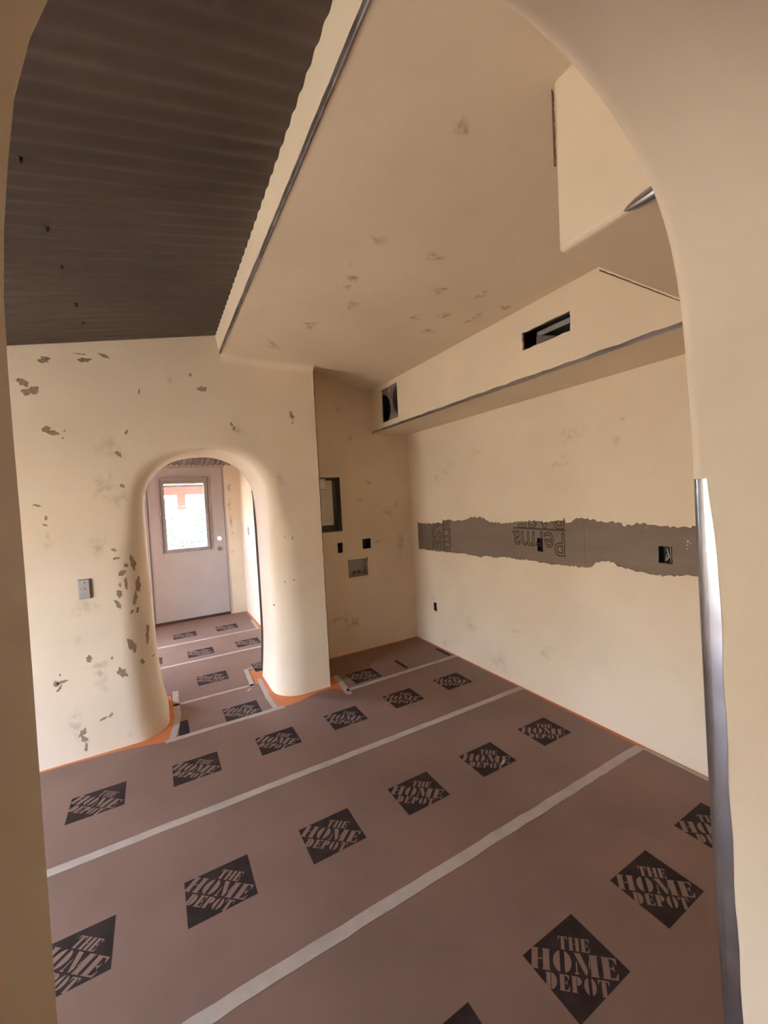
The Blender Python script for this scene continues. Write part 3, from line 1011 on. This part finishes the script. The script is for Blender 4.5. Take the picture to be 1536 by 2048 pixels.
# ------------------------------------------------------------------ chips and smudges on the plaster
CHIPS = [(-0.512, 2.428, 0.0282, 0.0192, 0), (-0.319, 2.451, 0.028, 0.0169, 0), (-0.337, 2.485, 0.0227, 0.0046, 0), (-0.218, 2.491, 0.0291, 0.0109, -30), (-0.616, 2.286, 0.0225, 0.026, 0), (-0.588, 2.24, 0.0296, 0.0291, -20), (-0.529, 2.022, 0.021, 0.0148, 0), (-0.497, 1.999, 0.0284, 0.0149, -20), (-0.452, 1.971, 0.0048, 0.006, 0), (-0.442, 2.013, 0.0048, 0.006, 0), (0.269, 2.421, 0.0079, 0.0103, 0), (0.339, 2.332, 0.0259, 0.0208, 0), (-0.04, 2.28, 0.0056, 0.0146, 0), (0.519, 2.095, 0.0103, 0.0144, 0), (0.534, 2.067, 0.0103, 0.0162, 0), (-0.125, 2.018, 0.0082, 0.0128, 0), (-0.177, 1.877, 0.0121, 0.0238, 20), (-0.168, 1.673, 0.0121, 0.0144, 0), (-0.598, 1.572, 0.0171, 0.0073, -15), (-0.562, 1.495, 0.0093, 0.0104, 0), (-0.569, 1.454, 0.0093, 0.0074, -20), (-0.144, 1.175, 0.0138, 0.0453, 0), (-0.181, 1.163, 0.0095, 0.0145, 0), (-0.205, 1.118, 0.0217, 0.016, 0), (-0.188, 1.048, 0.0095, 0.0289, 0), (-0.124, 1.022, 0.0182, 0.0423, 0), (-0.227, 0.986, 0.0189, 0.0192, 0), (-0.239, 0.92, 0.0121, 0.0287, 30), (-0.145, 0.94, 0.0111, 0.0357, 0), (-0.136, 0.86, 0.0084, 0.0163, 0), (-0.167, 0.859, 0.0111, 0.0097, 0), (-0.18, 0.639, 0.0182, 0.0454, 10), (-0.091, 0.685, 0.0115, 0.0494, 0), (-0.13, 0.515, 0.0129, 0.0164, 0), (-0.067, 0.516, 0.0073, 0.0066, 0), (-0.409, 0.612, 0.0128, 0.0233, 25), (-0.242, 0.481, 0.0207, 0.0353, 20), (-0.292, 0.587, 0.0054, 0.0127, 0), (-0.577, 0.498, 0.017, 0.0135, 40), (-0.548, 0.502, 0.0221, 0.0121, 0), (-0.565, 0.464, 0.0085, 0.0181, -20), (-0.555, 0.547, 0.0061, 0.006, 0), (-0.357, 0.216, 0.0269, 0.0063, 10), (-0.319, 0.227, 0.0191, 0.0064, 50), (-0.47, 0.161, 0.0116, 0.0278, -20), (-0.462, 0.121, 0.0117, 0.0217, 0), (-0.458, 0.069, 0.0091, 0.0202, 0), (-0.239, 1.27, 0.0159, 0.0079, 0), (-0.231, 1.215, 0.0214, 0.008, 0), (-0.221, 1.043, 0.0067, 0.0128, 0), (0.735, 0.967, 0.0188, 0.017, 0), (0.765, 0.93, 0.0152, 0.0246, -25), (0.745, 0.701, 0.0133, 0.0284, 0), (0.775, 0.711, 0.0057, 0.0057, 0), (0.964, 2.184, 0.0139, 0.0347, 30), (0.968, 2.126, 0.0059, 0.0116, 0), (0.745, 0.166, 0.0116, 0.0304, 15), (0.915, 1.238, 0.0059, 0.0116, 0), (0.844, 0.901, 0.0059, 0.0058, 0), (0.908, 0.911, 0.006, 0.0078, 0), (0.861, 1.247, 0.0058, 0.0058, 0), (0.76, 0.458, 0.0077, 0.0152, 0)]
SM_BACK = [(-0.559, 1.355, 0.0187, 0.0387, 0), (-0.322, 1.304, 0.0335, 0.0562, 0), (-0.274, 1.667, 0.0522, 0.0626, 0), (-0.231, 1.729, 0.0132, 0.0347, 0), (-0.187, 1.585, 0.0541, 0.0478, 0), (-0.495, 0.235, 0.0281, 0.086, 0), (-0.458, 0.739, 0.0175, 0.0215, 0), (-0.349, 0.461, 0.0319, 0.0629, 0), (-0.359, 0.511, 0.0184, 0.0314, 0), (0.144, 2.375, 0.0151, 0.0201, 0), (0.558, 2.057, 0.0419, 0.0289, 0), (-0.409, 0.932, 0.0637, 0.0463, 0), (-0.225, 1.918, 0.0664, 0.063, 0), (0.845, 1.689, 0.0269, 0.0572, 0), (-0.356, 0.558, 0.0529, 0.022, 0), (-0.227, 0.066, 0.0228, 0.0162, 0)]
SM_NOOK = [(1.608, 2.391, 0.0423, 0.0338, 0), (1.709, 2.12, 0.038, 0.0294, 0), (2.186, 1.442, 0.0368, 0.0261, 0), (2.097, 1.358, 0.0602, 0.0362, -40), (2.224, 1.034, 0.0373, 0.1054, 0), (1.602, 0.305, 0.0659, 0.0739, 0), (1.667, 0.292, 0.039, 0.0398, 0), (1.793, 1.502, 0.0559, 0.0199, 0), (1.472, 0.355, 0.1068, 0.0242, 0), (1.893, 1.674, 0.0342, 0.0201, 0), (1.95, 1.071, 0.0408, 0.0153, 0)]
SM_RIGHT = [(1.744, 1.71, 0.0298, 0.0363, 0), (1.814, 1.677, 0.0388, 0.0202, 0), (3.159, 1.678, 0.0395, 0.0386, 0), (3.017, 1.72, 0.0517, 0.0233, 0), (2.939, 1.783, 0.0358, 0.0365, 0), (2.601, 1.856, 0.0604, 0.0335, 0), (1.401, 1.784, 0.0237, 0.035, 0), (1.36, 1.899, 0.0174, 0.0114, -20), (2.237, 0.413, 0.0418, 0.0281, 0), (1.961, 0.33, 0.0362, 0.0372, 0), (3.136, 0.073, 0.0575, 0.0355, 0), (3.299, 0.49, 0.0431, 0.0207, 0), (2.41, 0.117, 0.087, 0.051, 0), (1.701, 1.861, 0.0718, 0.0485, 0), (2.759, 0.341, 0.0679, 0.0691, 0), (1.896, 0.379, 0.0432, 0.0255, 0)]
SM_CEIL = [(1.161, 1.479, 0.0343, 0.0234, 0), (0.841, 1.684, 0.0113, 0.0159, 0), (0.903, 1.785, 0.029, 0.027, 0), (0.915, 1.876, 0.0176, 0.0245, 0), (1.369, 1.707, 0.0321, 0.032, 0), (1.606, 1.654, 0.0196, 0.0407, 0), (1.584, 1.938, 0.0462, 0.0349, 0), (1.615, 2.16, 0.0433, 0.0327, 0), (0.851, 0.924, 0.0297, 0.0184, 35), (1.017, 2.033, 0.0276, 0.0411, 0), (1.769, 1.881, 0.0253, 0.0743, 0), (1.427, 2.026, 0.0305, 0.0276, 0), (1.843, 1.708, 0.0303, 0.0271, 0), (0.762, 2.761, 0.033, 0.0643, -30), (0.882, 1.477, 0.0313, 0.0231, 0), (0.889, 2.366, 0.03, 0.0433, 0)]
SM_HALL = [(0.91, 1.521, 0.025, 0.0835, 0), (0.921, 1.763, 0.025, 0.0418, 0), (0.92, 1.309, 0.025, 0.0838, 0), (0.921, 1.113, 0.02, 0.035, 0), (0.912, 0.854, 0.02, 0.035, 0)]
T_BACK = bvh_of(wall_back)


def on_back(u, v):
    h = T_BACK.ray_cast(Vector((u, 2.5, v)), Vector((0, 1, 0)))
    return h[0].y if h[0] is not None and h[0].y < 3.3 else None


def chip(c):
    x, z, rx, rz, ang = c
    n = 19
    ca, sa = math.cos(math.radians(ang)), math.sin(math.radians(ang))
    k1, k2, p1, p2 = random.uniform(.18, .42), random.uniform(.10, .24), random.uniform(0, 6.3), random.uniform(0, 6.3)
    rings = []
    for f in (1.0, .55):
        ring = []
        for i in range(n):
            a = 2 * math.pi * i / n
            k = f * (1 + k1 * math.sin(2 * a + p1) + k2 * math.sin(5 * a + p2) + random.uniform(-.22, .22))
            dx, dz = rx * k * math.cos(a), rz * k * math.sin(a)
            ring.append((x + dx * ca - dz * sa, z + dx * sa + dz * ca))
        rings.append(ring)
    V = []
    for p in rings[0] + rings[1] + [(x, z)]:
        y = on_back(*p)
        if y is None:
            return
        V.append((p[0], y - .0012, p[1]))
    F = [(i, (i + 1) % n, n + (i + 1) % n, n + i) for i in range(n)] + [(n + i, n + (i + 1) % n, 2 * n) for i in range(n)]
    mesh('plaster_chip', V, F, 'chip', wall_back, smooth=True)


for c in CHIPS:
    chip(c)


def smudge(c, place, parent, strength):
    a, b, ra, rb, ang = c
    ra, rb = ra * 1.5, rb * 1.5
    ca, sa = math.cos(math.radians(ang)), math.sin(math.radians(ang))
    n, V, fade = 16, [], []
    for f, al in ((0, 1), (.35, .8), (.7, .3), (1.0, 0)):
        for i in range(n if f else 1):
            t = 2 * math.pi * i / n
            k = f * (1 + .25 * math.sin(3 * t + a * 40))
            du, dv = ra * k * math.cos(t), rb * k * math.sin(t)
            p = place(a + du * ca - dv * sa, b + du * sa + dv * ca)
            if p is None:
                return
            V.append(p)
            fade.append(al * strength)
    F = [(0, 1 + i, 1 + (i + 1) % n) for i in range(n)]
    for k in range(2):
        for i in range(n):
            F.append((1 + k * n + i, 1 + (k + 1) * n + i, 1 + (k + 1) * n + (i + 1) % n, 1 + k * n + (i + 1) % n))
    me = bpy.data.meshes.new('smudge')
    me.from_pydata(V, [], F)
    at = me.attributes.new('fade', 'FLOAT', 'POINT')
    at.data.foreach_set('value', fade)
    link('smudge', me, 'smudge', parent)


def pb_(u, v):
    y = on_back(u, v)
    return None if y is None else (u, y - .0009, v)


for c in SM_BACK:
    smudge(c, pb_, wall_back, .22)
for c in SM_NOOK:
    smudge(c, lambda u, v: (u, 3.6222, v), wall_nook, .28)
for c in SM_RIGHT:
    smudge(c, lambda u, v: (PX - .0008, u, v), wall_right, .17)
for c in SM_CEIL:
    smudge(c, lambda u, v: (u, v, CZ - .0008), ceiling, .5)
wh = bpy.data.objects['wall_hall_back']
for c in SM_HALL:
    smudge(c, lambda u, v: (u, DY - .0008, v), wh, .5)

# ------------------------------------------------------------------ garden seen through the door glass
o = box('porch_beam', -2.5, 3.5, 8.5, 8.68, 1.76, 1.945, 'wood', None, .006)
tag(o, 'red-brown timber porch beam outside the hall door window', 'beam')
e = empty('porch_corbel', (.45, 8.56, 1.48), 'short timber block hanging under the porch beam outside the door', 'timber block')
box('block', .38, .52, 8.51, 8.66, 1.545, 1.76, 'wood', e, .004)
box('end_band', .374, .526, 8.504, 8.666, 1.48, 1.542, 'wood', e, .004)
V = []
for y, z in ((6.12, 2.20), (8.80, 1.965)):
    V += [(-2.6, y, z), (3.6, y, z), (3.6, y, z + .06), (-2.6, y, z + .06)]
structure(mesh('roof_porch', V, [(0, 1, 2, 3), (4, 7, 6, 5), (0, 4, 5, 1), (1, 5, 6, 2), (2, 6, 7, 3), (3, 7, 4, 0)], 'wood'))
for xx, side in ((-1.9, 'hinge'), (2.9, 'latch')):
    p = empty('porch_post', (xx, 8.59, -.125), 'square timber post carrying the porch beam on the ' + side + ' side of the hall door', 'post', 'porch posts')
    box('shaft', xx - .07, xx + .07, 8.52, 8.66, -.02, 1.76, 'wood', p, .004)
    box('foot', xx - .1, xx + .1, 8.49, 8.69, -.126, -.02, 'stone', p, .01)
gw = empty('garden_wall', (.6, 11.0, -.125), 'low dry stone garden wall behind the shrubs', 'wall')
for r in range(5):
    x = -3.0 + (r % 2) * .2
    while x < 4.2:
        wd = random.uniform(.28, .5)
        box('stone', x, x + wd - .02, 10.85 + random.uniform(-.03, .03), 11.15, -.126 + r * .2, -.126 + r * .2 + .19, 'stone', gw, .02, 1)
        x += wd


def shrub(x, y, h, spread, label, n):
    e = empty('garden_shrub', (x, y, -.125), label, 'shrub', 'shrubs outside the door')
    for k in range(7):
        a, b = random.uniform(0, 6.28), random.uniform(.3, 1)
        tip = (x + math.cos(a) * spread * b * .8, y + math.sin(a) * spread * b * .8, -.125 + h * random.uniform(.7, 1))
        tube('stem', [(x, y, -.13), ((x + tip[0]) / 2 + random.uniform(-.05, .05), (y + tip[1]) / 2, -.125 + h * .4), tip], [.014, .01, .004], 'twig', e, seg=5)
    V, F = [], []
    for i in range(n):
        a, rr, zz = random.uniform(0, 6.28), math.sqrt(random.random()) * spread, random.uniform(.12, 1.05)
        c = Vector((x + rr * math.cos(a), y + rr * math.sin(a), -.125 + h * zz))
        d = Vector((random.gauss(0, 1), random.gauss(0, 1), random.gauss(0, .7))).normalized()
        s = d.orthogonal().normalized()
        ln, wd = random.uniform(.05, .11), random.uniform(.012, .026)
        up_ = d.cross(s) * wd * .35
        k = len(V)
        V += [c, c + d * ln * .5 + s * wd + up_, c + d * ln, c + d * ln * .5 - s * wd + up_]
        F += [(k, k + 1, k + 2), (k, k + 2, k + 3)]
    f = mesh('foliage', V, F, 'leaf', e, recalc=False)
    f['kind'] = 'stuff'


shrub(.12, 9.3, 2.1, .36, 'leafy shrub just behind the timber block outside the door', 1300)
shrub(.98, 9.7, 1.9, .36, 'low leafy shrub beside the garden wall outside the door', 1300)
shrub(.55, 10.40, 2.6, .34, 'tall sparse shrub in front of the garden wall outside the door', 800)
shrub(1.1, 12.2, 3.0, .7, 'tallest shrub standing behind the garden wall', 900)
